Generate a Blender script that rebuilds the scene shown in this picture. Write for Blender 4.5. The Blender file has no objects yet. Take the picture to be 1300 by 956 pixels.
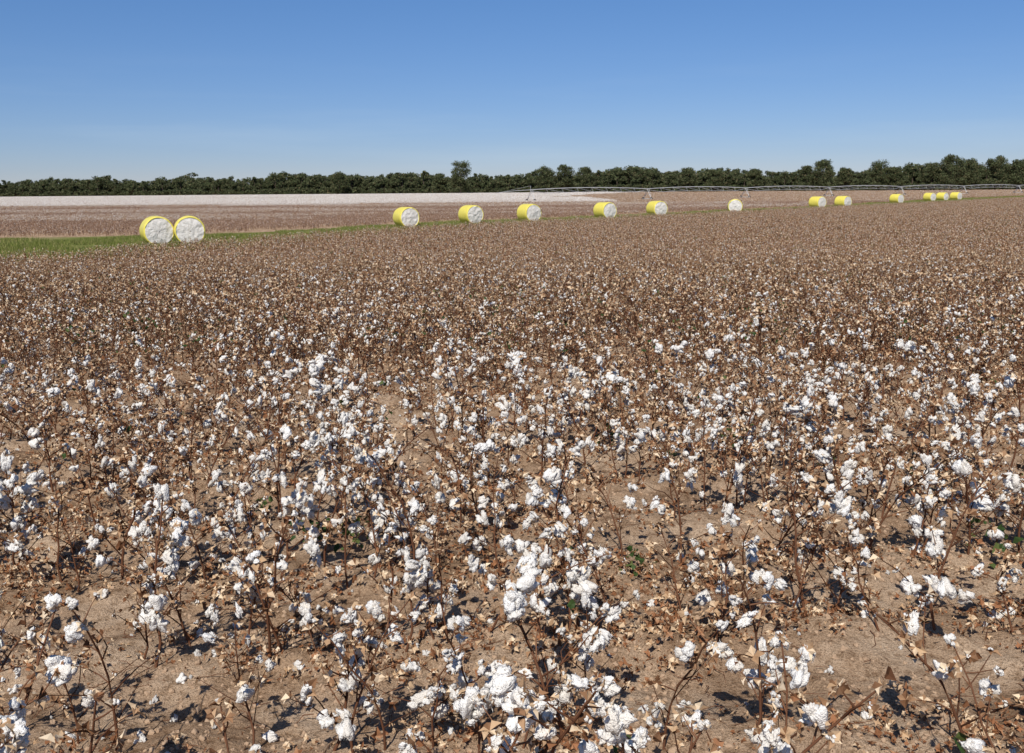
import bpy, math, numpy as np
from mathutils import Matrix, Vector
rng=np.random.default_rng(7)
sc=bpy.context.scene
sc.view_settings.view_transform='Standard'
sc.view_settings.look='None'
sc.view_settings.exposure=0
def link(o): sc.collection.objects.link(o)

# ------------------------------------------------------------ materials
def newmat(n):
    m=bpy.data.materials.new(n); m.use_nodes=True
    nt=m.node_tree; nt.nodes.clear()
    out=nt.nodes.new('ShaderNodeOutputMaterial')
    return m,nt,out
def N(nt,t,**k):
    n=nt.nodes.new(t)
    for a,b in k.items(): setattr(n,a,b)
    return n
def ramp(nt,stops):
    r=N(nt,'ShaderNodeValToRGB'); e=r.color_ramp.elements
    while len(e)<len(stops): e.new(0.5)
    for i,(p,c) in enumerate(stops):
        e[i].position=p; e[i].color=(c[0],c[1],c[2],1)
    return r
def island_mat(name,stops,rough=0.8,transl=0.0,nscale=60,bump=0.0,spec=0.2,lo=.65,hi=1.25):
    m,nt,out=newmat(name)
    g=N(nt,'ShaderNodeNewGeometry'); r=ramp(nt,stops)
    nt.links.new(g.outputs['Random Per Island'],r.inputs[0])
    col=r.outputs[0]
    if nscale:
        tc=N(nt,'ShaderNodeTexCoord'); no=N(nt,'ShaderNodeTexNoise'); no.inputs['Scale'].default_value=nscale
        no.inputs['Detail'].default_value=2
        nt.links.new(tc.outputs['Object'],no.inputs['Vector'])
        mr=N(nt,'ShaderNodeMapRange'); mr.inputs[1].default_value=.3; mr.inputs[2].default_value=.7; mr.inputs[3].default_value=lo; mr.inputs[4].default_value=hi
        nt.links.new(no.outputs['Fac'],mr.inputs[0])
        mx=N(nt,'ShaderNodeVectorMath',operation='SCALE')
        nt.links.new(r.outputs[0],mx.inputs[0]); nt.links.new(mr.outputs[0],mx.inputs['Scale']); col=mx.outputs[0]
    if spec>0:
        p=N(nt,'ShaderNodeBsdfPrincipled'); p.inputs['Roughness'].default_value=rough
        p.inputs['Specular IOR Level'].default_value=spec
    else:
        p=N(nt,'ShaderNodeBsdfDiffuse')
    nt.links.new(col,p.inputs[0])
    if bump>0:
        b=N(nt,'ShaderNodeBump'); b.inputs['Strength'].default_value=bump; b.inputs['Distance'].default_value=.01
        nt.links.new(no.outputs['Fac'],b.inputs['Height']); nt.links.new(b.outputs[0],p.inputs['Normal'])
    last=p.outputs[0]
    if transl>0:
        t=N(nt,'ShaderNodeBsdfTranslucent'); nt.links.new(col,t.inputs[0])
        ms=N(nt,'ShaderNodeMixShader'); ms.inputs[0].default_value=transl
        nt.links.new(last,ms.inputs[1]); nt.links.new(t.outputs[0],ms.inputs[2]); last=ms.outputs[0]
    nt.links.new(last,out.inputs[0])
    return m
M_stem=island_mat('stem',[(0,(.05,.024,.015)),(.5,(.125,.056,.032)),(1,(.23,.12,.07))],.75,0,0,0,0)
M_bur=island_mat('bur',[(0,(.12,.058,.03)),(.3,(.28,.155,.085)),(.6,(.48,.33,.20)),(1,(.72,.59,.43))],.8,.0,0,0,0)
M_lint=island_mat('cotton_lint',[(0,(.78,.73,.66)),(.4,(.84,.81,.765)),(1,(.88,.865,.84))],1,.0,170,.9,.0,.80,1.05)
M_dry=island_mat('dry_leaf',[(0,(.06,.03,.018)),(.4,(.16,.072,.035)),(.75,(.30,.14,.07)),(1,(.40,.24,.14))],.8,.0,0,0,0)
M_green=island_mat('green_leaf',[(0,(.03,.06,.015)),(.6,(.06,.10,.03)),(1,(.12,.14,.04))],.6,.2,0)
M_grass=island_mat('grass_blade',[(0,(.10,.14,.03)),(.6,(.17,.20,.05)),(.85,(.28,.26,.10)),(1,(.42,.34,.18))],.7,0,0,0,0)
M_clod=island_mat('clod',[(0,(.20,.13,.085)),(.6,(.33,.225,.15)),(1,(.42,.30,.205))],.95,0,0,0,0)
M_stub=island_mat('stubble_stalk',[(0,(.15,.08,.055)),(.5,(.31,.20,.14)),(1,(.50,.38,.29))],.9,0,0,0,0)
PL=[M_stem,M_bur,M_lint,M_dry,M_green,M_stub]
S,B,L,D,G,U=range(6)

# ------------------------------------------------------------ noise, terrain
def h2(ix,iy,seed):
    n=(ix.astype(np.int64)*374761393+iy.astype(np.int64)*668265263+seed*1274126177)&0xffffffff
    n=((n^(n>>13))*1274126177)&0xffffffff
    return ((n^(n>>16))&0xffff)/65535.0
def vn(x,y,s,seed=0):
    x=np.asarray(x,float)/s; y=np.asarray(y,float)/s
    ix=np.floor(x); iy=np.floor(y); fx=x-ix; fy=y-iy
    fx=fx*fx*(3-2*fx); fy=fy*fy*(3-2*fy)
    a=h2(ix,iy,seed); b=h2(ix+1,iy,seed); c=h2(ix,iy+1,seed); d=h2(ix+1,iy+1,seed)
    return (a*(1-fx)+b*fx)*(1-fy)+(c*(1-fx)+d*fx)*fy-.5
DROP=1.60
CAMZ=2.42
def rowphase(x,y): return y-0.035*x+0.12*vn(x,0*y,5,3)
def H(x,y):
    x=np.asarray(x,float); y=np.asarray(y,float)
    t=np.clip((y-6)/50,0,1); base=-DROP*(t*t*(3-2*t))
    f=np.clip((34-y)/16,0,1)*np.clip((40-abs(x))/16,0,1)
    z=.035*np.cos(2*np.pi*rowphase(x,y))+.10*vn(x,y,1.7,1)+.06*vn(x,y,.45,2)+.05*vn(x,y,.17,4)+.038*vn(x,y,.085,5)
    return base+z*f
def steps(a,b,d): return list(np.arange(a,b,d))
def grow(a,lim,d,q=1.13):
    o=[]; 
    while a<lim: o.append(a); a+=d; d*=q
    o.append(lim); return o
ys=steps(-14,2,.8)+steps(2,12,.032)+grow(12,3200,.05,1.08)
xr=grow(7.5,2600,.07,1.12)
xs=[-v for v in xr[::-1]]+steps(-7.45,7.46,.038)+xr
X,Y=np.meshgrid(xs,ys); Z=H(X,Y)
nx,ny=len(xs),len(ys)
V=np.stack([X.ravel(),Y.ravel(),Z.ravel()],1)
i=(np.arange(ny-1)[:,None]*nx+np.arange(nx-1)[None,:]).ravel()
F=np.stack([i,i+1,i+nx+1,i+nx],1)
me=bpy.data.meshes.new('ground'); me.from_pydata(V.tolist(),[],F.tolist()); me.shade_smooth()
ground=bpy.data.objects.new('ground',me); link(ground)
m,nt,out=newmat('soil')
tc=N(nt,'ShaderNodeTexCoord')
def noise(sc_,det=6,rough=.6):
    n=N(nt,'ShaderNodeTexNoise'); n.inputs['Scale'].default_value=sc_; n.inputs['Detail'].default_value=det; n.inputs['Roughness'].default_value=rough
    nt.links.new(tc.outputs['Object'],n.inputs['Vector']); return n
n1=noise(1.3,3); n2=noise(14,5,.78); n3=noise(90,3,.7)
r1=ramp(nt,[(.32,(.29,.19,.12)),(.48,(.45,.315,.21)),(.64,(.58,.44,.315))])
nt.links.new(n1.outputs['Fac'],r1.inputs[0])
r2=ramp(nt,[(.38,(.40,.33,.27)),(.48,(.9,.88,.86)),(.6,(1.0,1.0,1.0))])
nt.links.new(n2.outputs['Fac'],r2.inputs[0])
mu=N(nt,'ShaderNodeMix',data_type='RGBA',blend_type='MULTIPLY'); mu.inputs[0].default_value=.75
nt.links.new(r1.outputs[0],mu.inputs[6]); nt.links.new(r2.outputs[0],mu.inputs[7])
r3=ramp(nt,[(.38,(.5,.44,.4)),(.5,(1,1,1))]); nt.links.new(n3.outputs['Fac'],r3.inputs[0])
mu2=N(nt,'ShaderNodeMix',data_type='RGBA',blend_type='MULTIPLY'); mu2.inputs[0].default_value=.7
nt.links.new(mu.outputs[2],mu2.inputs[6]); nt.links.new(r3.outputs[0],mu2.inputs[7])
p=N(nt,'ShaderNodeBsdfDiffuse'); 
nt.links.new(mu2.outputs[2],p.inputs[0])
b1=N(nt,'ShaderNodeBump'); b1.inputs['Strength'].default_value=1; b1.inputs['Distance'].default_value=.05
b2=N(nt,'ShaderNodeBump'); b2.inputs['Strength'].default_value=.8; b2.inputs['Distance'].default_value=.010
nt.links.new(n2.outputs['Fac'],b1.inputs['Height']); nt.links.new(n3.outputs['Fac'],b2.inputs['Height'])
nt.links.new(b1.outputs[0],b2.inputs['Normal']); nt.links.new(b2.outputs[0],p.inputs['Normal'])
nt.links.new(p.outputs[0],out.inputs[0]); me.materials.append(m)

# field-edge curves
NX=[-160,-60,-40,-28,-24,-10,13,60,99,127,260,700]; NY=[30,38,46,55,66,96,123,180,226,262,430,980]
FX=[-160,-48,-28,-12,13,60,127,260,700]; FY=[92,92,96,121,149,206,300,455,1010]
Gn=lambda x: np.interp(x,NX,NY)
Gf=lambda x: np.interp(x,FX,FY)

# ------------------------------------------------------------ mesh builder
class MB:
    def __init__(s): s.v=[];s.f=[];s.m=[];s.n=0
    def add(s,v,f,m):
        v=np.asarray(v,float); f=np.asarray(f,int)
        s.v.append(v); s.f.append(f+s.n); s.m.append(np.full(len(f),m)); s.n+=len(v)
    def mesh(s,name,mats,smooth=()):
        me=bpy.data.meshes.new(name)
        V=np.concatenate(s.v);F=np.concatenate(s.f);Mi=np.concatenate(s.m)
        me.from_pydata(V.tolist(),[],F.tolist())
        me.polygons.foreach_set('material_index',Mi.astype(np.int32))
        me.polygons.foreach_set('use_smooth',np.isin(Mi,list(smooth)))
        for mm in mats: me.materials.append(mm)
        me.update(); return me
def unit(v): v=np.asarray(v,float); return v/(np.linalg.norm(v)+1e-9)
def frame(d,spin=None):
    d=unit(d); a=np.array([0,0,1.]) if abs(d[2])<.9 else np.array([1.,0,0])
    u=unit(np.cross(a,d)); w=np.cross(d,u)
    t=rng.uniform(0,6.28) if spin is None else spin
    return np.stack([u*math.cos(t)+w*math.sin(t),-u*math.sin(t)+w*math.cos(t),d],0)
def tube(mb,P,R,k,m):
    P=np.asarray(P,float); n=len(P); V=[];
    for i in range(n):
        d=P[min(i+1,n-1)]-P[max(i-1,0)]; fr=frame(d,0)
        a=np.arange(k)*2*np.pi/k
        V.append(P[i]+R[i]*(np.cos(a)[:,None]*fr[0]+np.sin(a)[:,None]*fr[1]))
    V=np.concatenate(V); F=[]
    for i in range(n-1):
        for j in range(k):
            a=i*k+j;b=i*k+(j+1)%k
            F+= [(a,b,b+k),(a,b+k,a+k)]
    mb.add(V,F,m)
def ico(sub):
    import bmesh
    bm=bmesh.new(); bmesh.ops.create_icosphere(bm,subdivisions=sub,radius=1)
    v=np.array([x.co[:] for x in bm.verts]); f=np.array([[q.index for q in x.verts] for x in bm.faces]); bm.free(); return v,f
ICO={k:ico(k) for k in (1,2,3)}
def lumps(v,amp,freq,nw=10):
    o=np.zeros(len(v))
    for _ in range(nw):
        k=rng.normal(size=3)*freq; o+=np.sin(v@k+rng.uniform(0,6.28))
    return v*(1+amp*o/math.sqrt(nw))[:,None]
def make_fluff(sub,lobes,wisps):
    V=[];F=[];n=0
    for i in range(lobes):
        v,f=ICO[sub]; v=lumps(v,.24,2.6); v=lumps(v,.14,7) if sub>2 else v
        if sub>2: v=v*(1+rng.normal(size=len(v))*.05)[:,None]
        a=i*2*np.pi/lobes+rng.uniform(-.4,.4)
        s=np.array([.46,.46,.78])*rng.uniform(.55,1.3)
        fr=frame([rng.normal()*.7,rng.normal()*.7,1])
        c=np.array([math.cos(a)*.55,math.sin(a)*.55,rng.uniform(-.45,.45)])*rng.uniform(.6,1.3)
        V.append((v*s)@fr+c); F.append(f+n); n+=len(v)
    base=np.concatenate(V)
    for _ in range(wisps):
        p=base[rng.integers(len(base))]*.95; d=unit(p+rng.normal(size=3)*.8); 
        w=unit(np.cross(d,rng.normal(size=3)))*rng.uniform(.015,.05); ln=rng.uniform(.15,.55)
        q=p+d*ln*.5; e=q+unit(d+rng.normal(size=3)*.9)*ln*.5
        V.append(np.array([p-w,p+w,q-w,q+w,e])); F.append(np.array([(0,1,3),(0,3,2),(2,3,4)])+n); n+=5
    return np.concatenate(V),np.concatenate(F)
FLH=[make_fluff(3,int(rng.integers(3,7)),80) for _ in range(16)]
FLM=[make_fluff(1,3,3) for _ in range(8)]
FLL=[make_fluff(1,1,0) for _ in range(6)]
def fluff(mb,c,d,r,lib,m=L):
    v,f=lib[rng.integers(len(lib))]
    s=r*np.array([rng.uniform(.7,1.2),rng.uniform(.7,1.2),rng.uniform(.8,1.4)])
    mb.add((v*s)@frame(d)+c,f,m)
def bur(mb,c,d,size,hi,m=B,openn=None):
    fr=frame(d); n=int(rng.integers(4,6)) if hi else 4
    o=rng.uniform(.5,1.25) if openn is None else openn
    V=[];F=[];k=0
    for i in range(n):
        a=i*2*np.pi/n+rng.uniform(-.25,.25); op=o+rng.uniform(-.25,.25); ln=size*rng.uniform(.7,1.2); w=ln*rng.uniform(.26,.4)
        rd=np.array([math.cos(a),math.sin(a),0]); tn=np.array([-math.sin(a),math.cos(a),0]); z=np.array([0,0,1.])
        d1=rd*math.sin(op)+z*math.cos(op); d2=rd*math.sin(op+.6)+z*math.cos(op+.6)
        md=d1*ln*.55; out_=rd*math.cos(op)-z*math.sin(op)
        tip=md+d2*ln*.5
        P=[np.zeros(3),md+tn*w-out_*w*.5,md-tn*w-out_*w*.5,md+out_*w*.25,tip]
        V+= P; F+=[(k,k+1,k+3),(k,k+3,k+2),(k+1,k+4,k+3),(k+3,k+4,k+2)]; k+=5
    mb.add(np.array(V)@fr+c,F,m)
def leaf(mb,c,size,m,curl=.35,n=6,d=None,jag=0):
    a=np.arange(n)*2*np.pi/n; r=size*rng.uniform(.5,1.1,n)
    if jag: r[::2]*=rng.uniform(.35,.6,len(r[::2]))
    V=np.stack([np.cos(a)*r,np.sin(a)*r*.75,rng.normal(size=n)*size*curl],1); V=np.vstack([[0,0,0],V])
    fr=frame(rng.normal(size=3) if d is None else d)
    mb.add(V@fr+c,[(0,j+1,(j+1)%n+1) for j in range(n)],m)

def plant(mb,o,hi,pw,green=0.0,hscale=1.0):
    h=rng.uniform(.58,.95)*hscale; lean=rng.normal(size=2)*.12
    ks=6 if hi==2 else 3; lib=FLH if hi==2 else FLM
    nn=7; t=np.linspace(0,1,nn)
    wob=np.cumsum(rng.normal(size=(nn,2))*.013,0)
    P=np.stack([lean[0]*h*t*t*2+wob[:,0],lean[1]*h*t*t*2+wob[:,1],h*t-.02],1)
    tube(mb,P+o,np.linspace(.0075,.003,nn)*(1 if hi==2 else 1.25),ks,S)
    nb=int(rng.integers(9,15)) if hi==2 else int(rng.integers(10,15))
    az=rng.uniform(0,6.28)
    def node(c,d,top):
        dd=unit(d+rng.normal(size=3)*.35+np.array([0,0,.15]))
        if rng.random()<.35: dd=unit(dd-np.array([0,0,.9]))
        w=rng.random()<pw
        bs=rng.uniform(.026,.042)
        bur(mb,c,dd,bs*(1.1 if w else 1.1),hi==2,openn=rng.uniform(.8,1.3) if w else None)
        if w:
            r=rng.uniform(.016,.040)
            hang=rng.random()<.4
            cc=c+dd*r*.8+np.array([0,0,-r*.6 if hang else 0])
            fluff(mb,cc,dd if not hang else [rng.normal()*.3,rng.normal()*.3,1],r,lib)
            if hang and rng.random()<.6: fluff(mb,cc-np.array([rng.normal()*.01,rng.normal()*.01,r*1.3]),[rng.normal()*.3,rng.normal()*.3,1],r*.75,lib)
            if rng.random()<.5: leaf(mb,c+dd*.01+rng.normal(size=3)*.02,rng.uniform(.010,.024),B if rng.random()<.6 else D)
        else:
            if rng.random()<.65: leaf(mb,c+rng.normal(size=3)*.016,rng.uniform(.010,.026),D if rng.random()<.5 else B)
            if rng.random()<.3 and hi==2: fluff(mb,c+dd*.01,dd,.012,FLM)
    for b in range(nb):
        f=.18+.8*(b+rng.uniform(-.3,.3))/nb; f=min(max(f,.12),.98)
        az+=2.4+rng.normal()*.3
        base=np.array([np.interp(f,t,P[:,j]) for j in range(3)])+o
        ln=(.32*(1-f)+.10)*rng.uniform(.5,1.2); up=rng.uniform(.5,1.3)
        d=unit([math.cos(az),math.sin(az),up]); nseg=3 if ln>.12 else 2
        pts=[base];dirs=[]
        for s_ in range(nseg):
            d=unit(d+rng.normal(size=3)*.22+np.array([0,0,.06])); pts.append(pts[-1]+d*ln/nseg); dirs.append(d)
        tube(mb,pts,np.linspace(.004,.0018,len(pts))*(1 if hi==2 else 1.3),4 if hi==2 else 3,S)
        for s_ in range(nseg):
            if s_==nseg-1 or rng.random()<.5: node(pts[s_+1]+rng.normal(size=3)*.006,dirs[s_],f)
        if rng.random()<green:
            for _ in range(2): leaf(mb,pts[-1]+rng.normal(size=3)*.03,rng.uniform(.025,.04),G,.25)
        if rng.random()<.2: leaf(mb,pts[1]+np.array([0,0,-.03])+rng.normal(size=3)*.02,rng.uniform(.015,.03),D,.5)
    node(P[-1]+o,np.array([0,0,1.]),1)

def lowplant(mb,x,y,h,pw,nb,stem=S,burm=B,bs=.045,green=0,wr=(.024,.038)):
    z0=0
    def blade(a,b,w,m):
        s=unit(np.cross(b-a,rng.normal(size=3)))*w
        mb.add([a-s,a+s,b],[(0,1,2)],m)
    top=np.array([x+rng.normal()*.05,y+rng.normal()*.05,h]); bt=np.array([x,y,z0])
    blade(bt,top,.014,stem)
    for _ in range(4):
        f=rng.uniform(.2,.8); a=bt+(top-bt)*f; az=rng.uniform(0,6.28)
        blade(a,a+np.array([math.cos(az)*.16,math.sin(az)*.16,.12])*rng.uniform(.7,1.4)*h/.8,.009,stem)
    for _ in range(nb):
        f=rng.uniform(.3,1.05)**.8; r=.22*(1.15-f)+.03; az=rng.uniform(0,6.28)
        c=np.array([x+math.cos(az)*r*rng.random(),y+math.sin(az)*r*rng.random(),h*f])
        if rng.random()<pw: fluff(mb,c,rng.normal(size=3),rng.uniform(*wr),FLL)
        else:
            for _ in range(2):
                q=rng.normal(size=(3,3))*bs*.55; mb.add(q+c+rng.normal(size=3)*.015,[(0,1,2)],(burm if rng.random()<.78 else (D if burm==B else burm)) if rng.random()>green else G)

# ------------------------------------------------------------ instancing
def coll_of(name,meshes):
    c=bpy.data.collections.new(name)
    for k,me in enumerate(meshes):
        o=bpy.data.objects.new('%s_form_%02d'%(name,k),me); c.objects.link(o)
    return c
def instancer(name,pts,rot,scl,idx,coll):
    n=len(pts); me=bpy.data.meshes.new(name); me.from_pydata(np.asarray(pts).tolist(),[],[])
    a=me.attributes.new('rot','FLOAT_VECTOR','POINT'); a.data.foreach_set('vector',np.asarray(rot,dtype=np.float32).ravel())
    scl=np.asarray(scl,dtype=np.float32); 
    if scl.ndim==1: scl=np.repeat(scl[:,None],3,1)
    a=me.attributes.new('scl','FLOAT_VECTOR','POINT'); a.data.foreach_set('vector',scl.ravel())
    a=me.attributes.new('idx','INT','POINT'); a.data.foreach_set('value',np.asarray(idx,dtype=np.int32))
    o=bpy.data.objects.new(name,me); link(o)
    ng=bpy.data.node_groups.new(name+'_nodes','GeometryNodeTree')
    ng.interface.new_socket('Geometry',in_out='INPUT',socket_type='NodeSocketGeometry')
    ng.interface.new_socket('Geometry',in_out='OUTPUT',socket_type='NodeSocketGeometry')
    gi=ng.nodes.new('NodeGroupInput'); go=ng.nodes.new('NodeGroupOutput')
    ip=ng.nodes.new('GeometryNodeInstanceOnPoints'); ci=ng.nodes.new('GeometryNodeCollectionInfo')
    ci.inputs['Collection'].default_value=coll; ci.inputs['Separate Children'].default_value=True; ci.inputs['Reset Children'].default_value=True
    def na(nm,t):
        q=ng.nodes.new('GeometryNodeInputNamedAttribute'); q.data_type=t; q.inputs['Name'].default_value=nm
        return [s for s in q.outputs if s.enabled and s.name=='Attribute'][0]
    ng.links.new(gi.outputs[0],ip.inputs['Points']); ng.links.new(ci.outputs[0],ip.inputs['Instance'])
    ip.inputs['Pick Instance'].default_value=True
    ng.links.new(na('idx','INT'),ip.inputs['Instance Index'])
    ng.links.new(na('rot','FLOAT_VECTOR'),ip.inputs['Rotation'])
    ng.links.new(na('scl','FLOAT_VECTOR'),ip.inputs['Scale'])
    ng.links.new(ip.outputs[0],go.inputs[0])
    md=o.modifiers.new('scatter','NODES'); md.node_group=ng
    return o
def spin(n,tilt=0.0): return np.stack([rng.normal(size=n)*tilt,rng.normal(size=n)*tilt,rng.uniform(0,6.28,n)],1)

# near plants
hiw=[]
for k in range(22):
    mb=MB(); plant(mb,np.zeros(3),2,(.58 if k<8 else .18),green=.2 if k==9 else 0.0); hiw.append(mb.mesh('cotton_plant_near',PL,(S,L)))
C_hi=coll_of('cotton_plant_near',hiw)
mid=[]
for k in range(18):
    mb=MB(); plant(mb,np.zeros(3),1,(.38 if k<6 else .09),green=.3 if k in(7,13) else 0.0); mid.append(mb.mesh('cotton_plant_mid',PL,(S,L)))
C_mid=coll_of('cotton_plant_mid',mid)

def rows(y0,y1,sp,dens):
    P=[]
    r=math.floor(y0)
    while r<y1:
        half=.75*(r+3)+6
        x=-half
        while x<half:
            x+=sp*rng.uniform(.4,1.6)
            y=r+.035*x+rng.normal()*.10
            if y<y0 or y>y1 or y>Gn(x): continue
            if rng.random()<dens(x,y): P.append((x,y))
        r+=1
    return np.array(P)
SPLIT=12.0
def dn(x,y):
    v=.72+.8*float(vn(x,y,1.1,11))+.5*float(vn(x,y,.6,12))
    if y<4.6: v-=.06
    if 1.5<x<2.8 and 4.4<y<7: v+=.25
    if 1.1<x<1.5 and 4<y<4.6: v=0.1
    return v
Pn=rows(2.6,SPLIT,.16,dn)
whit=.40+.85*vn(Pn[:,0],Pn[:,1],1.8,21)-.03*(Pn[:,1]-5)
whit+=np.where(Pn[:,0]<-3.2,.2,0)*(Pn[:,1]<9)
isw=rng.random(len(Pn))<np.clip(whit,.05,.95)
idx=np.where(isw,rng.integers(0,8,len(Pn)),rng.integers(8,22,len(Pn)))
pts=np.column_stack([Pn,H(Pn[:,0],Pn[:,1])])
instancer('cotton_plants',pts,spin(len(Pn),.13),rng.uniform(.75,1.2,len(Pn)),idx,C_hi)
print('near',len(Pn))
Pm=rows(SPLIT,46,.14,lambda x,y:.9+.6*float(vn(x,y,2.5,13)))
whit=np.interp(Pm[:,1],[12,17,25,46],[.32,.22,.14,.06])+.5*vn(Pm[:,0],Pm[:,1],2.4,22)
isw=rng.random(len(Pm))<np.clip(whit,.05,.9)
idx=np.where(isw,rng.integers(0,6,len(Pm)),rng.integers(6,18,len(Pm)))
Pm[:,1]+=rng.normal(size=len(Pm))*.12
instancer('cotton_plants',np.column_stack([Pm,H(Pm[:,0],Pm[:,1])]),spin(len(Pm),.1),rng.uniform(.78,1.22,len(Pm)),idx,C_mid)
print('mid',len(Pm))
def patches(name,n,size,rowsp,perrow,h,pw,nb,stem=S,burm=B,bs=.045,green=0,wr=(.024,.038)):
    out=[]
    for k in range(n):
        mb=MB(); y=-size/2+rowsp/2
        while y<size/2:
            for _ in range(perrow):
                lowplant(mb,rng.uniform(-size/2,size/2),y+rng.normal()*.12,h*rng.uniform(.75,1.15),pw,nb,stem,burm,bs,green if rng.random()<.15 else 0,wr)
            y+=rowsp
        out.append(mb.mesh(name,PL,()))
    return coll_of(name,out)
C_far=patches('cotton_rows_far',10,3,1.0,19,.84,.13,12,green=.35)
g=[]
for y in np.arange(46,420,3.0):
    half=.75*y+10
    xx=np.arange(-math.ceil(half/3)*3,half,3.0)
    for x in xx:
        if y<Gn(x)-1: g.append((x,y+1.5))
g=np.array(g); n=len(g)
rz=np.zeros((n,3)); rz[:,2]=rng.integers(0,2,n)*math.pi
instancer('cotton_plants',np.column_stack([g+rng.normal(size=(n,2))*.1,H(g[:,0],g[:,1])]),rz,np.ones(n),rng.integers(0,10,n),C_far)
C_stub=patches('stubble_rows',6,6,1.0,24,.5,.08,6,S,U,.06,0,(.03,.05))
C_stubw=patches('stubble_rows_lint',6,6,1.0,26,.55,.42,6,S,B,.06,0,(.035,.055))
C_wht=patches('unpicked_cotton_rows',6,12,1.2,66,.85,.72,7,S,B,.09,0,(.06,.11))
C_tan=patches('stubble_rows_far',6,12,1.5,44,.6,.26,7,S,B,.10,0,(.04,.08))
g=[]
for y in np.arange(86,270,6.0):
    half=.75*y+14
    for x in np.arange(-math.ceil(half/6)*6,half,6.0):
        if y-3>Gf(x): g.append((x,y))
g=np.array(g)
wv=vn(g[:,0]*.12,g[:,1],11,91)*1.3+vn(g[:,0]*.4,g[:,1],30,92)+rng.normal(size=len(g))*.08+(g[:,1]-165)*.0028
for gg,c in ((g[wv<=.16],C_stub),(g[wv>.16],C_stubw)):
    n=len(gg); rz=np.zeros((n,3)); rz[:,2]=rng.integers(0,2,n)*math.pi
    instancer('harvested_stalks',np.column_stack([gg,H(gg[:,0],gg[:,1])]),rz,np.ones(n),rng.integers(0,6,n),c)
gw=[];gt=[]
for y in np.arange(276,1080,12.0):
    half=.72*y+20
    for x in np.arange(-math.ceil(half/12)*12,half,12.0):
        if y-6>Gf(x):
            white=(x<30+.10*(y-324)+80*float(vn(x,y,160,31))) and y>275+50*float(vn(x,y*3,200,32))
            if white and float(vn(x*.25,y,30,77))>.30: white=False
            (gw if white else gt).append((x,y))
for nm,gg,c in (('unpicked_cotton',gw,C_wht),('harvested_stalks',gt,C_tan)):
    gg=np.array(gg); n=len(gg); rz=np.zeros((n,3)); rz[:,2]=rng.integers(0,2,n)*math.pi
    instancer(nm,np.column_stack([gg,H(gg[:,0],gg[:,1])]),rz,np.ones(n),rng.integers(0,6,n),c)

# ------------------------------------------------------------ ground litter
def scatter(name,meshes,n,y0,y1,s0,s1,tilt,dz=0.0,power=1.0,mask=None):
    y=y0+(y1-y0)*rng.random(n)**power; x=rng.uniform(-1,1,n)*(.62*y+1.5)
    if mask is not None:
        k=mask(x,y); x=x[k]; y=y[k]
    n=len(x)
    instancer(name,np.column_stack([x,y,H(x,y)+dz]),spin(n,tilt),rng.uniform(s0,s1,n),rng.integers(0,len(meshes.objects),n),meshes)
lf=[]
for k in range(20):
    mb=MB()
    for _ in range(4):
        c=np.array([rng.normal()*.06,rng.normal()*.06,rng.uniform(0,.014)])
        if k<14: leaf(mb,c,rng.uniform(.010,.03),D if rng.random()<.75 else B,.45,8,[rng.normal()*.5,rng.normal()*.5,1],1)
        else: bur(mb,c,[rng.normal()*.8,rng.normal()*.8,1],.03,True,B if rng.random()<.6 else D)
    lf.append(mb.mesh('litter_leaf',PL))
C_lf=coll_of('litter',lf)
scatter('leaf_litter',C_lf,52000,2.6,18,.5,1.3,.35,.010,.85,lambda x,y:rng.random(len(x))<.34+.40*np.cos(2*np.pi*rowphase(x,y))+1.2*vn(x,y,.8,41))
tw=[]
for k in range(8):
    mb=MB(); P=np.cumsum(np.vstack([[-.08,0,0],rng.normal(size=(4,3))*[.01,.02,.006]+[.03,0,0]]),0); tube(mb,P,[.0022,.002,.0017,.0015,.001],4,S); tw.append(mb.mesh('twig',PL,(S,)))
scatter('fallen_twigs',coll_of('twigs',tw),5000,2.6,16,.4,1.4,.2,.006)
ct=[]
for k in range(8):
    mb=MB(); fluff(mb,np.zeros(3),[0,0,1],.028,FLH); ct.append(mb.mesh('fallen_cotton_tuft',PL,(L,)))
scatter('fallen_cotton',coll_of('cotton_tufts',ct),4800,2.6,22,.15,1.1,.8,.010,1.0,lambda x,y:rng.random(len(x))<.4+1.3*vn(x,y,1.1,42))
cl=[]
for k in range(10):
    mb=MB(); v,f=ICO[2]; mb.add(lumps(lumps(v,.30,2),.16,5)*[1,.85,.8]*.015,f,0); cl.append(mb.mesh('soil_clod',[M_clod]))
scatter('soil_clods',coll_of('clods',cl),42000,2.6,12,.12,1.1,.9,-.001,1.0,lambda x,y:rng.random(len(x))<.5+1.6*vn(x,y,.6,44))

wd=[]
for k in range(5):
    mb=MB()
    for _ in range(26):
        az=rng.uniform(0,6.28); r=rng.uniform(0,.14); z=rng.uniform(.01,.16)
        leaf(mb,[math.cos(az)*r,math.sin(az)*r,z],rng.uniform(.012,.03),G,.2,6)
    wd.append(mb.mesh('weed',PL))
C_w=coll_of('weeds',wd)
scatter('green_weeds',C_w,420,5.5,32,.4,1.8,.2,0,.9,lambda x,y:rng.random(len(x))<.2+1.5*vn(x,y,1.5,43))

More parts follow.
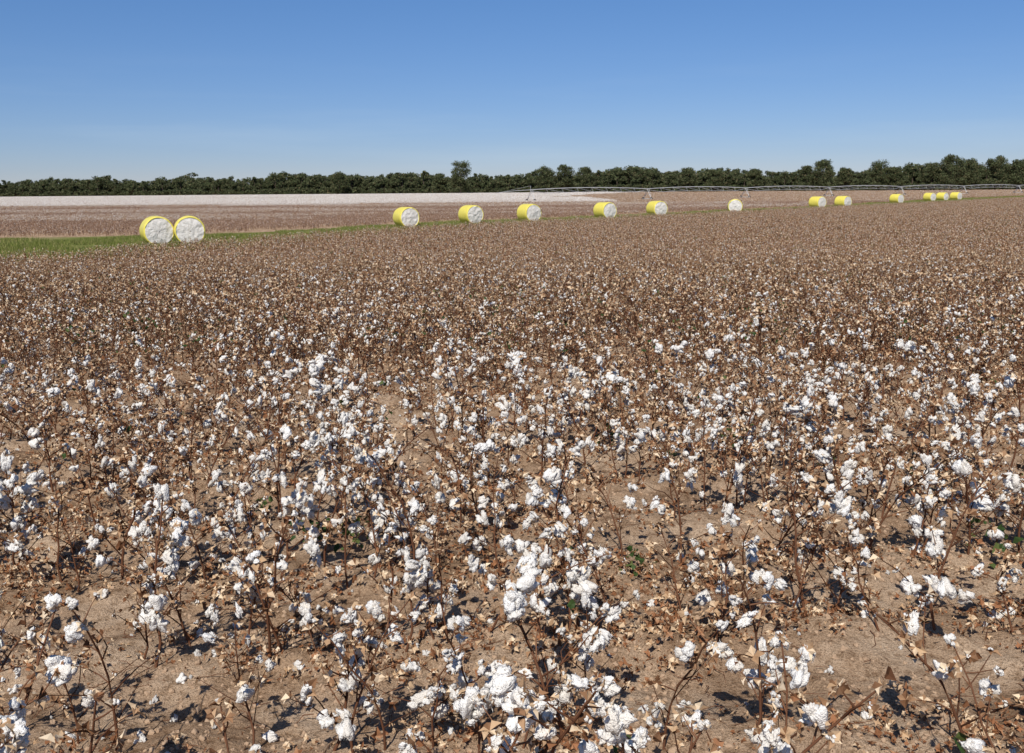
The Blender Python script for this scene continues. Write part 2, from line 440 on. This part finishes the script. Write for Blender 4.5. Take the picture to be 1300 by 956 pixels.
# ------------------------------------------------------------ grass track
gx=np.unique(np.concatenate([np.array(NX),np.array(FX),np.arange(-160,300,4.0),np.arange(300,700,25.)]))
k=7; V=[];F=[]
for a,x in enumerate(gx):
    y0=float(Gn(x)); y1=float(Gf(x))
    for j in range(k):
        y=y0+(y1-y0)*j/(k-1); V.append((x,y,float(H(x,y))+.02))
for a in range(len(gx)-1):
    for j in range(k-1):
        q=a*k+j; F.append((q,q+k,q+k+1,q+1))
me=bpy.data.meshes.new('grass_track'); me.from_pydata(V,[],F)
o=bpy.data.objects.new('grass_track',me); link(o)
m,nt,out=newmat('grass_ground'); tc=N(nt,'ShaderNodeTexCoord')
n1=noise(.12,4); n2=noise(2.5,4)
r=ramp(nt,[(.35,(.15,.18,.05)),(.5,(.21,.22,.075)),(.62,(.33,.27,.15)),(.8,(.40,.30,.19))]); nt.links.new(n1.outputs['Fac'],r.inputs[0])
r2=ramp(nt,[(.3,(.5,.5,.5)),(.7,(1,1,1))]); nt.links.new(n2.outputs['Fac'],r2.inputs[0])
mu=N(nt,'ShaderNodeMix',data_type='RGBA',blend_type='MULTIPLY'); mu.inputs[0].default_value=.8
nt.links.new(r.outputs[0],mu.inputs[6]); nt.links.new(r2.outputs[0],mu.inputs[7])
p=N(nt,'ShaderNodeBsdfDiffuse'); nt.links.new(mu.outputs[2],p.inputs[0]); nt.links.new(p.outputs[0],out.inputs[0]); me.materials.append(m)
gr=[]
for q in range(6):
    V=[];F=[]
    for j in range(800):
        x,y=rng.uniform(-1.6,1.6,2); hh=rng.uniform(.06,.30); a=rng.uniform(0,3.14); w=.014
        V+=[(x-w*math.cos(a),y-w*math.sin(a),0),(x+w*math.cos(a),y+w*math.sin(a),0),(x+rng.normal()*.08,y+rng.normal()*.08,hh)]; F.append((3*j,3*j+1,3*j+2))
    mb=MB(); mb.add(V,F,0); gr.append(mb.mesh('grass_patch',[M_grass]))
C_g=coll_of('grass_patches',gr); g=[]
for x in np.arange(-150,300,2.5):
    for y in np.arange(Gn(x)+1,Gf(x)-1,2.5):
        if abs(x)<.75*y+10: g.append((x+rng.normal()*.4,y+rng.normal()*.4))
g=np.array(g); g=g[rng.random(len(g))<.72+1.3*vn(g[:,0],g[:,1],9,51)]; n=len(g)
instancer('track_grass',np.column_stack([g,H(g[:,0],g[:,1])+.015]),spin(n),rng.uniform(.7,1.4,n),rng.integers(0,6,n),C_g)

# ------------------------------------------------------------ cotton bales
def wrap_mat():
    m,nt,out=newmat('yellow_wrap'); tc=N(nt,'ShaderNodeTexCoord')
    n=N(nt,'ShaderNodeTexNoise'); n.inputs['Scale'].default_value=3; n.inputs['Detail'].default_value=5
    mp=N(nt,'ShaderNodeMapping'); mp.inputs['Scale'].default_value=(1,6,1); nt.links.new(tc.outputs['Object'],mp.inputs[0]); nt.links.new(mp.outputs[0],n.inputs['Vector'])
    r=ramp(nt,[(.3,(.70,.58,.07)),(.7,(.84,.74,.16))]); nt.links.new(n.outputs['Fac'],r.inputs[0])
    p=N(nt,'ShaderNodeBsdfPrincipled'); p.inputs['Roughness'].default_value=.42
    nt.links.new(r.outputs[0],p.inputs['Base Color'])
    b=N(nt,'ShaderNodeBump'); b.inputs['Distance'].default_value=.05; b.inputs['Strength'].default_value=.6; nt.links.new(n.outputs['Fac'],b.inputs['Height']); nt.links.new(b.outputs[0],p.inputs['Normal'])
    nt.links.new(p.outputs[0],out.inputs[0]); return m
M_wrap=wrap_mat()
m,nt,out=newmat('packed_cotton'); tc=N(nt,'ShaderNodeTexCoord')
n1=noise(4,8,.75); n2=noise(18,5,.7)
r=ramp(nt,[(.30,(.54,.50,.45)),(.46,(.72,.69,.65)),(.7,(.80,.78,.75))]); nt.links.new(n1.outputs['Fac'],r.inputs[0])
r2=ramp(nt,[(.36,(.5,.45,.38)),(.5,(1,1,1))]); nt.links.new(n2.outputs['Fac'],r2.inputs[0])
mu=N(nt,'ShaderNodeMix',data_type='RGBA',blend_type='MULTIPLY'); mu.inputs[0].default_value=.6
nt.links.new(r.outputs[0],mu.inputs[6]); nt.links.new(r2.outputs[0],mu.inputs[7])
p=N(nt,'ShaderNodeBsdfDiffuse')
nt.links.new(mu.outputs[2],p.inputs[0]); b=N(nt,'ShaderNodeBump'); b.inputs['Distance'].default_value=.08; b.inputs['Strength'].default_value=.7
nt.links.new(n1.outputs['Fac'],b.inputs['Height']); nt.links.new(b.outputs[0],p.inputs['Normal']); nt.links.new(p.outputs[0],out.inputs[0]); M_pack=m
def bale(x,y,alpha,R=1.15,Lh=1.2):
    prof=[]
    for rr in np.linspace(0.02,.90,14): prof.append((rr*R,-Lh-.10*(1-rr**2),0))
    prof+= [(.905*R,-Lh-.035,1),(.95*R,-Lh-.03,1),(.985*R,-Lh+.02,1)]
    for t in np.linspace(-1,1,15)[1:-1]: prof.append((R*(1+.012*math.cos(t*1.5)),t*Lh*.97,1))
    prof+= [(.985*R,Lh-.02,1),(.95*R,Lh+.03,1),(.905*R,Lh+.035,1)]
    for rr in np.linspace(.90,.02,14): prof.append((rr*R,Lh+.10*(1-rr**2),0))
    k=72; V=[];F=[];Mi=[]
    ph=rng.uniform(0,6.28,4)
    for i,(r_,yy,mm) in enumerate(prof):
        for j in range(k):
            a=j*2*math.pi/k
            rr=r_*(1+.006*math.sin(3*a+ph[0])+.004*math.sin(7*a+ph[1]+yy*2)+ (rng.normal()*.003 if mm else 0))
            cx,cz=rr*math.cos(a),rr*math.sin(a)
            y2=yy
            if mm==0: y2+=rng.normal()*.012+.07*float(vn(cx+3,cz+3,.22,int(ph[0]*9)))+.05*float(vn(cx,cz,.5,int(ph[1]*9)))
            z=max(cz,-R*.93+.02*(cz/R))
            V.append((cx,y2,z+R*.93))
    for i in range(len(prof)-1):
        for j in range(k):
            F.append((i*k+j,i*k+(j+1)%k,(i+1)*k+(j+1)%k,(i+1)*k+j)); Mi.append(0 if (prof[i][2]==0 and prof[i+1][2]==0) else 1)
    F.append(tuple(range(k))); Mi.append(0); F.append(tuple((len(prof)-1)*k+j for j in range(k))[::-1]); Mi.append(0)
    me=bpy.data.meshes.new('cotton_bale'); me.from_pydata(V,[],F); me.polygons.foreach_set('material_index',Mi); me.shade_smooth()
    me.materials.append(M_pack); me.materials.append(M_wrap)
    o=bpy.data.objects.new('cotton_bale',me); link(o)
    o.location=(x,y,float(H(x,y))-.02); o.rotation_euler=(0,rng.normal()*.01,math.radians(alpha))
BL=[(205.5,78.5,26),(246.5,79,21),(519,112,30),(600,122,28),(673,128,27),(768,138,30),(833,148,20),(931,162,-8),(1034,195,32),(1066,200,30),(1133,240,30),(1174,272,28),(1190,280,30),(1207,288,30)]
for px,d,al in BL: bale((px-650)/1264*d,d,al+rng.normal()*2)

# ------------------------------------------------------------ centre pivot irrigation
m,nt,out=newmat('galvanised'); tc=N(nt,'ShaderNodeTexCoord'); n1=noise(2)
r=ramp(nt,[(.3,(.46,.47,.48)),(.7,(.62,.63,.64))]); nt.links.new(n1.outputs['Fac'],r.inputs[0])
p=N(nt,'ShaderNodeBsdfPrincipled'); p.inputs['Roughness'].default_value=.5; p.inputs['Metallic'].default_value=.1; nt.links.new(r.outputs[0],p.inputs['Base Color']); nt.links.new(p.outputs[0],out.inputs[0]); M_galv=m
m,nt,out=newmat('tyre_rubber'); p=N(nt,'ShaderNodeBsdfPrincipled'); p.inputs['Base Color'].default_value=(.03,.03,.03,1); p.inputs['Roughness'].default_value=.8; nt.links.new(p.outputs[0],out.inputs[0]); M_tyre=m
piv=bpy.data.objects.new('center_pivot_irrigation',None); link(piv)
A=np.array([6.0,300.]);Bp=np.array([275.,500.]); nsp=7; zb=-DROP
ax=unit(Bp-A); pr=np.array([-ax[1],ax[0]]); Ls=np.linalg.norm(Bp-A)/nsp
def P3(s,off,z): q=A+ax*s+pr*off; return np.array([q[0],q[1],zb+z])
pipe,trs,twr,whl,drp=MB(),MB(),MB(),MB(),MB()
def seg(mb,a,b,r,k=5): tube(mb,[a,b],[r,r],k,0)
for s in range(nsp+1):
    s0=s*Ls
    last=(s==nsp)
    for sd in (-1,1):
        seg(twr,P3(s0,0,3.7),P3(s0,sd*1.9,.65),.07); seg(twr,P3(s0+.8,0,3.7),P3(s0,sd*1.9,.65),.05)
        c=P3(s0,sd*1.9,.6)
        ang=np.linspace(0,2*np.pi,17)
        ring=[c+np.array([pr[0]*.5*math.cos(a),pr[1]*.5*math.cos(a),.5*math.sin(a)]) for a in ang]
        tube(whl,ring,[.13]*17,6,0)
        for a in ang[:8:2]: seg(twr,c-np.array([pr[0]*.45*math.cos(a),pr[1]*.45*math.cos(a),.45*math.sin(a)]),c+np.array([pr[0]*.45*math.cos(a),pr[1]*.45*math.cos(a),.45*math.sin(a)]),.03,4)
    seg(twr,P3(s0,-1.9,.7),P3(s0,1.9,.7),.08); seg(twr,P3(s0,-1.0,2.1),P3(s0,1.0,2.1),.04)
    if last: break
    arc=lambda u: 3.85+.9*4*u*(1-u)*.6
    us=np.linspace(0,1,9)
    tube(pipe,[P3(s0+u*Ls,0,arc(u)) for u in np.linspace(0,1,17)],[.11]*17,8,0)
    for sd in (-1,1):
        pts=[P3(s0,0,3.6)]+[P3(s0+u*Ls,sd*.75,arc(u)-1.25) for u in us[1:-1]]+[P3(s0+Ls,0,3.6)]
        for a,b in zip(pts[:-1],pts[1:]): seg(trs,a,b,.04,4)
        for kx,u in enumerate(us[1:-1]):
            seg(trs,P3(s0+u*Ls,0,arc(u)),pts[kx+1],.035,4)
            if kx<6: seg(trs,P3(s0+u*Ls,0,arc(u)),pts[kx+2],.03,4)
    for u in us[1:-1]: seg(trs,P3(s0+u*Ls,-.75,arc(u)-1.25),P3(s0+u*Ls,.75,arc(u)-1.25),.03,4)
    for u in np.linspace(.06,.94,12): seg(drp,P3(s0+u*Ls,.1,arc(u)-.05),P3(s0+u*Ls,.25,1.7),.015,4)
tube(pipe,[P3(0,0,3.85),P3(-6,0,3.6),P3(-13,0,3.0)],[.09,.08,.06],6,0); seg(trs,P3(0,0,5.0),P3(-12,0,3.1),.025,4); seg(trs,P3(0,0,3.7),P3(0,0,5.0),.05,4)
for nm,mb,mt in (('pipe',pipe,M_galv),('trusses',trs,M_galv),('towers',twr,M_galv),('wheels',whl,M_tyre),('drop_hoses',drp,M_tyre)):
    o=bpy.data.objects.new(nm,mb.mesh(nm,[mt],(0,))); o.parent=piv; link(o)

# ------------------------------------------------------------ trees
M_bark=island_mat('bark',[(0,(.07,.05,.04)),(1,(.14,.11,.09))],.9,0,0,0,0)
M_leafs=island_mat('tree_foliage',[(0,(.06,.078,.036)),(.5,(.10,.12,.058)),(.85,(.14,.15,.08)),(1,(.21,.16,.09))],.75,.25,.35,0,0,.6,1.45)
def tree(h,w,nc,nl,ls,base=.2,cone=0.0):
    mb=MB(); tr=h*.018+.1
    tube(mb,[[0,0,-.3],[rng.normal()*.2,rng.normal()*.2,h*.3],[rng.normal()*.4,rng.normal()*.4,h*.62],[rng.normal()*.5,rng.normal()*.5,h*.85]],[tr,tr*.8,tr*.45,tr*.15],7,0)
    C=[]
    for i in range(nc):
        f=rng.uniform(0,1); z=h*(base+(1-base)*.93*f)
        wr=w*(math.sin(math.pi*min(.90,.2+.7*f))**.6)*(1-cone*f)
        az=i*2.4+rng.normal()*.4; rr=wr*math.sqrt(rng.uniform(.1,1))*.8
        c=np.array([math.cos(az)*rr,math.sin(az)*rr,z]); C.append((c,w*rng.uniform(.20,.36)))
        if i%2==0: tube(mb,[[0,0,max(h*.15,z-rr*.8)],c*[.5,.5,1]-[0,0,rr*.25],c],[tr*.35,tr*.22,tr*.08],4,0)
    for c,r in C:
        n=nl
        d=rng.normal(size=(n,3)); d/=np.linalg.norm(d,axis=1)[:,None]; rad=r*rng.uniform(.4,1.15,n)
        p=c+d*rad[:,None]*[1,1,.75]
        q=rng.normal(size=(n,3,3))*ls*.6+p[:,None,:]
        mb.add(q.reshape(-1,3),np.arange(3*n).reshape(-1,3),1)
    return mb.mesh('tree',[M_bark,M_leafs],())
forms=[]
for k in range(9): forms.append(tree(rng.uniform(13,20.5),rng.uniform(5,8),30,70,.75,.10))
for k in range(3): forms.append(tree(rng.uniform(16,19),3.8,22,70,.7,.15,.5))
for k in range(3): forms.append(tree(rng.uniform(5,7),4.5,14,70,.7,.0))
C_t=coll_of('woodland_tree',forms)
pt=[];ix=[];sl=[]
def edge(x): return np.interp(x,[-900,-500,-250,0,200,330,520,800],[1150,1120,1080,1040,960,900,840,800])+14*math.sin(x*.013)
for row in range(6):
    x=-900.
    while x<820:
        x+=rng.uniform(4.5,8.5)
        y=edge(x)+row*10+rng.normal()*3-(4 if row==0 else 0)
        s=.95+.34*float(vn(x,0,60,61))+.22*float(vn(x,0,17,62))+rng.normal()*.09
        s*=np.interp(x,[-900,-480,-300,0,150,300,520,800],[.90,.96,1.12,1.18,1.12,1.02,1.1,1.15])
        pt.append((x,y,-DROP)); 
        if row==0: ix.append(int(rng.integers(12,15)))
        elif row==1 and rng.random()<.4: ix.append(int(rng.integers(12,15)))
        else: ix.append(int(rng.integers(0,12)))
        sl.append((s*rng.uniform(1,1.3),s*rng.uniform(1,1.3),s))
n=len(pt); instancer('tree_line',pt,spin(n),np.array(sl),ix,C_t)
for px,d,h,w in [(588,985,31,16),(436,1035,23,11),(562,1000,20,9),(718,960,27,13),(742,955,24,11),(692,960,25,12),(1040,850,26,13),(1018,850,21,9),(1066,860,20,9),(1110,840,25,12),(1130,845,20,9),(1200,800,28,14),(1224,805,25,12),(1255,800,27,13),(1285,800,24,12),(1175,810,22,10),(1310,800,24,11),(870,900,21,10),(905,900,20,10),(955,880,20,9)]:
    o=bpy.data.objects.new('deciduous_tree',tree(h,w*.85,70,150,.65,.13)); o.location=((px-650)/1264*d,d,-DROP); o.rotation_euler[2]=rng.uniform(0,6); link(o)

# ------------------------------------------------------------ light
EL,AZ=48,197
w=bpy.data.worlds.new('World'); sc.world=w; w.use_nodes=True; nt=w.node_tree; nt.nodes.clear()
sk=nt.nodes.new('ShaderNodeTexSky'); sk.sky_type='NISHITA'; sk.sun_disc=False; sk.sun_elevation=math.radians(EL); sk.sun_rotation=math.radians(AZ)
sk.air_density=1.0; sk.dust_density=0; sk.ozone_density=6; sk.altitude=1500
tc=nt.nodes.new('ShaderNodeTexCoord'); sx=nt.nodes.new('ShaderNodeSeparateXYZ'); nt.links.new(tc.outputs['Generated'],sx.inputs[0])
cr=ramp(nt,[(0,(.66,.64,.78)),(.06,(.68,.71,.86)),(.19,(.66,.82,.99)),(.55,(1,1,1))]); nt.links.new(sx.outputs['Z'],cr.inputs[0])
mp=nt.nodes.new('ShaderNodeMapping'); mp.inputs['Scale'].default_value=(2.2,2.2,26); nt.links.new(tc.outputs['Generated'],mp.inputs[0])
nz=nt.nodes.new('ShaderNodeTexNoise'); nz.inputs['Scale'].default_value=1.6; nz.inputs['Detail'].default_value=5; nt.links.new(mp.outputs[0],nz.inputs['Vector'])
ml=nt.nodes.new('ShaderNodeMix'); ml.data_type='RGBA'; ml.blend_type='MULTIPLY'; ml.inputs[0].default_value=1
nt.links.new(sk.outputs[0],ml.inputs[6]); nt.links.new(cr.outputs[0],ml.inputs[7])
m1=nt.nodes.new('ShaderNodeMapRange'); m1.inputs[1].default_value=.50; m1.inputs[2].default_value=.80; m1.inputs[3].default_value=0; m1.inputs[4].default_value=.22; nt.links.new(nz.outputs['Fac'],m1.inputs[0])
m2=nt.nodes.new('ShaderNodeMapRange'); m2.inputs[1].default_value=.03; m2.inputs[2].default_value=.13; m2.inputs[3].default_value=1; m2.inputs[4].default_value=0; nt.links.new(sx.outputs['Z'],m2.inputs[0])
mm=nt.nodes.new('ShaderNodeMath'); mm.operation='MULTIPLY'; nt.links.new(m1.outputs[0],mm.inputs[0]); nt.links.new(m2.outputs[0],mm.inputs[1])
mh=nt.nodes.new('ShaderNodeMix'); mh.data_type='RGBA'; nt.links.new(mm.outputs[0],mh.inputs[0]); nt.links.new(ml.outputs[2],mh.inputs[6]); mh.inputs[7].default_value=(6.2,7.4,8.6,1)
bg=nt.nodes.new('ShaderNodeBackground'); bg.inputs[1].default_value=.093
wo=nt.nodes.new('ShaderNodeOutputWorld'); nt.links.new(mh.outputs[2],bg.inputs[0]); nt.links.new(bg.outputs[0],wo.inputs[0])
sl_=bpy.data.lights.new('sun','SUN'); sl_.energy=4.8; sl_.angle=math.radians(.5); sl_.color=(1,.945,.86)
so=bpy.data.objects.new('sun',sl_); link(so)
a=math.radians(AZ); e=math.radians(EL)
sd=Vector((math.sin(a)*math.cos(e),math.cos(a)*math.cos(e),math.sin(e)))
so.rotation_euler=sd.to_track_quat('Z','Y').to_euler(); so.location=(0,-5,20)

cam=bpy.data.cameras.new('camera'); cam.lens=35; cam.sensor_width=36; cam.clip_end=6000; cam.clip_start=.05
co=bpy.data.objects.new('camera',cam); link(co)
pitch=math.degrees(math.atan((478-240.5)/1264))
co.matrix_world=Matrix.Translation((0,0,CAMZ))@Matrix.Rotation(math.radians(90-pitch),4,'X')@Matrix.Rotation(math.radians(-.485),4,'Z')
sc.camera=co
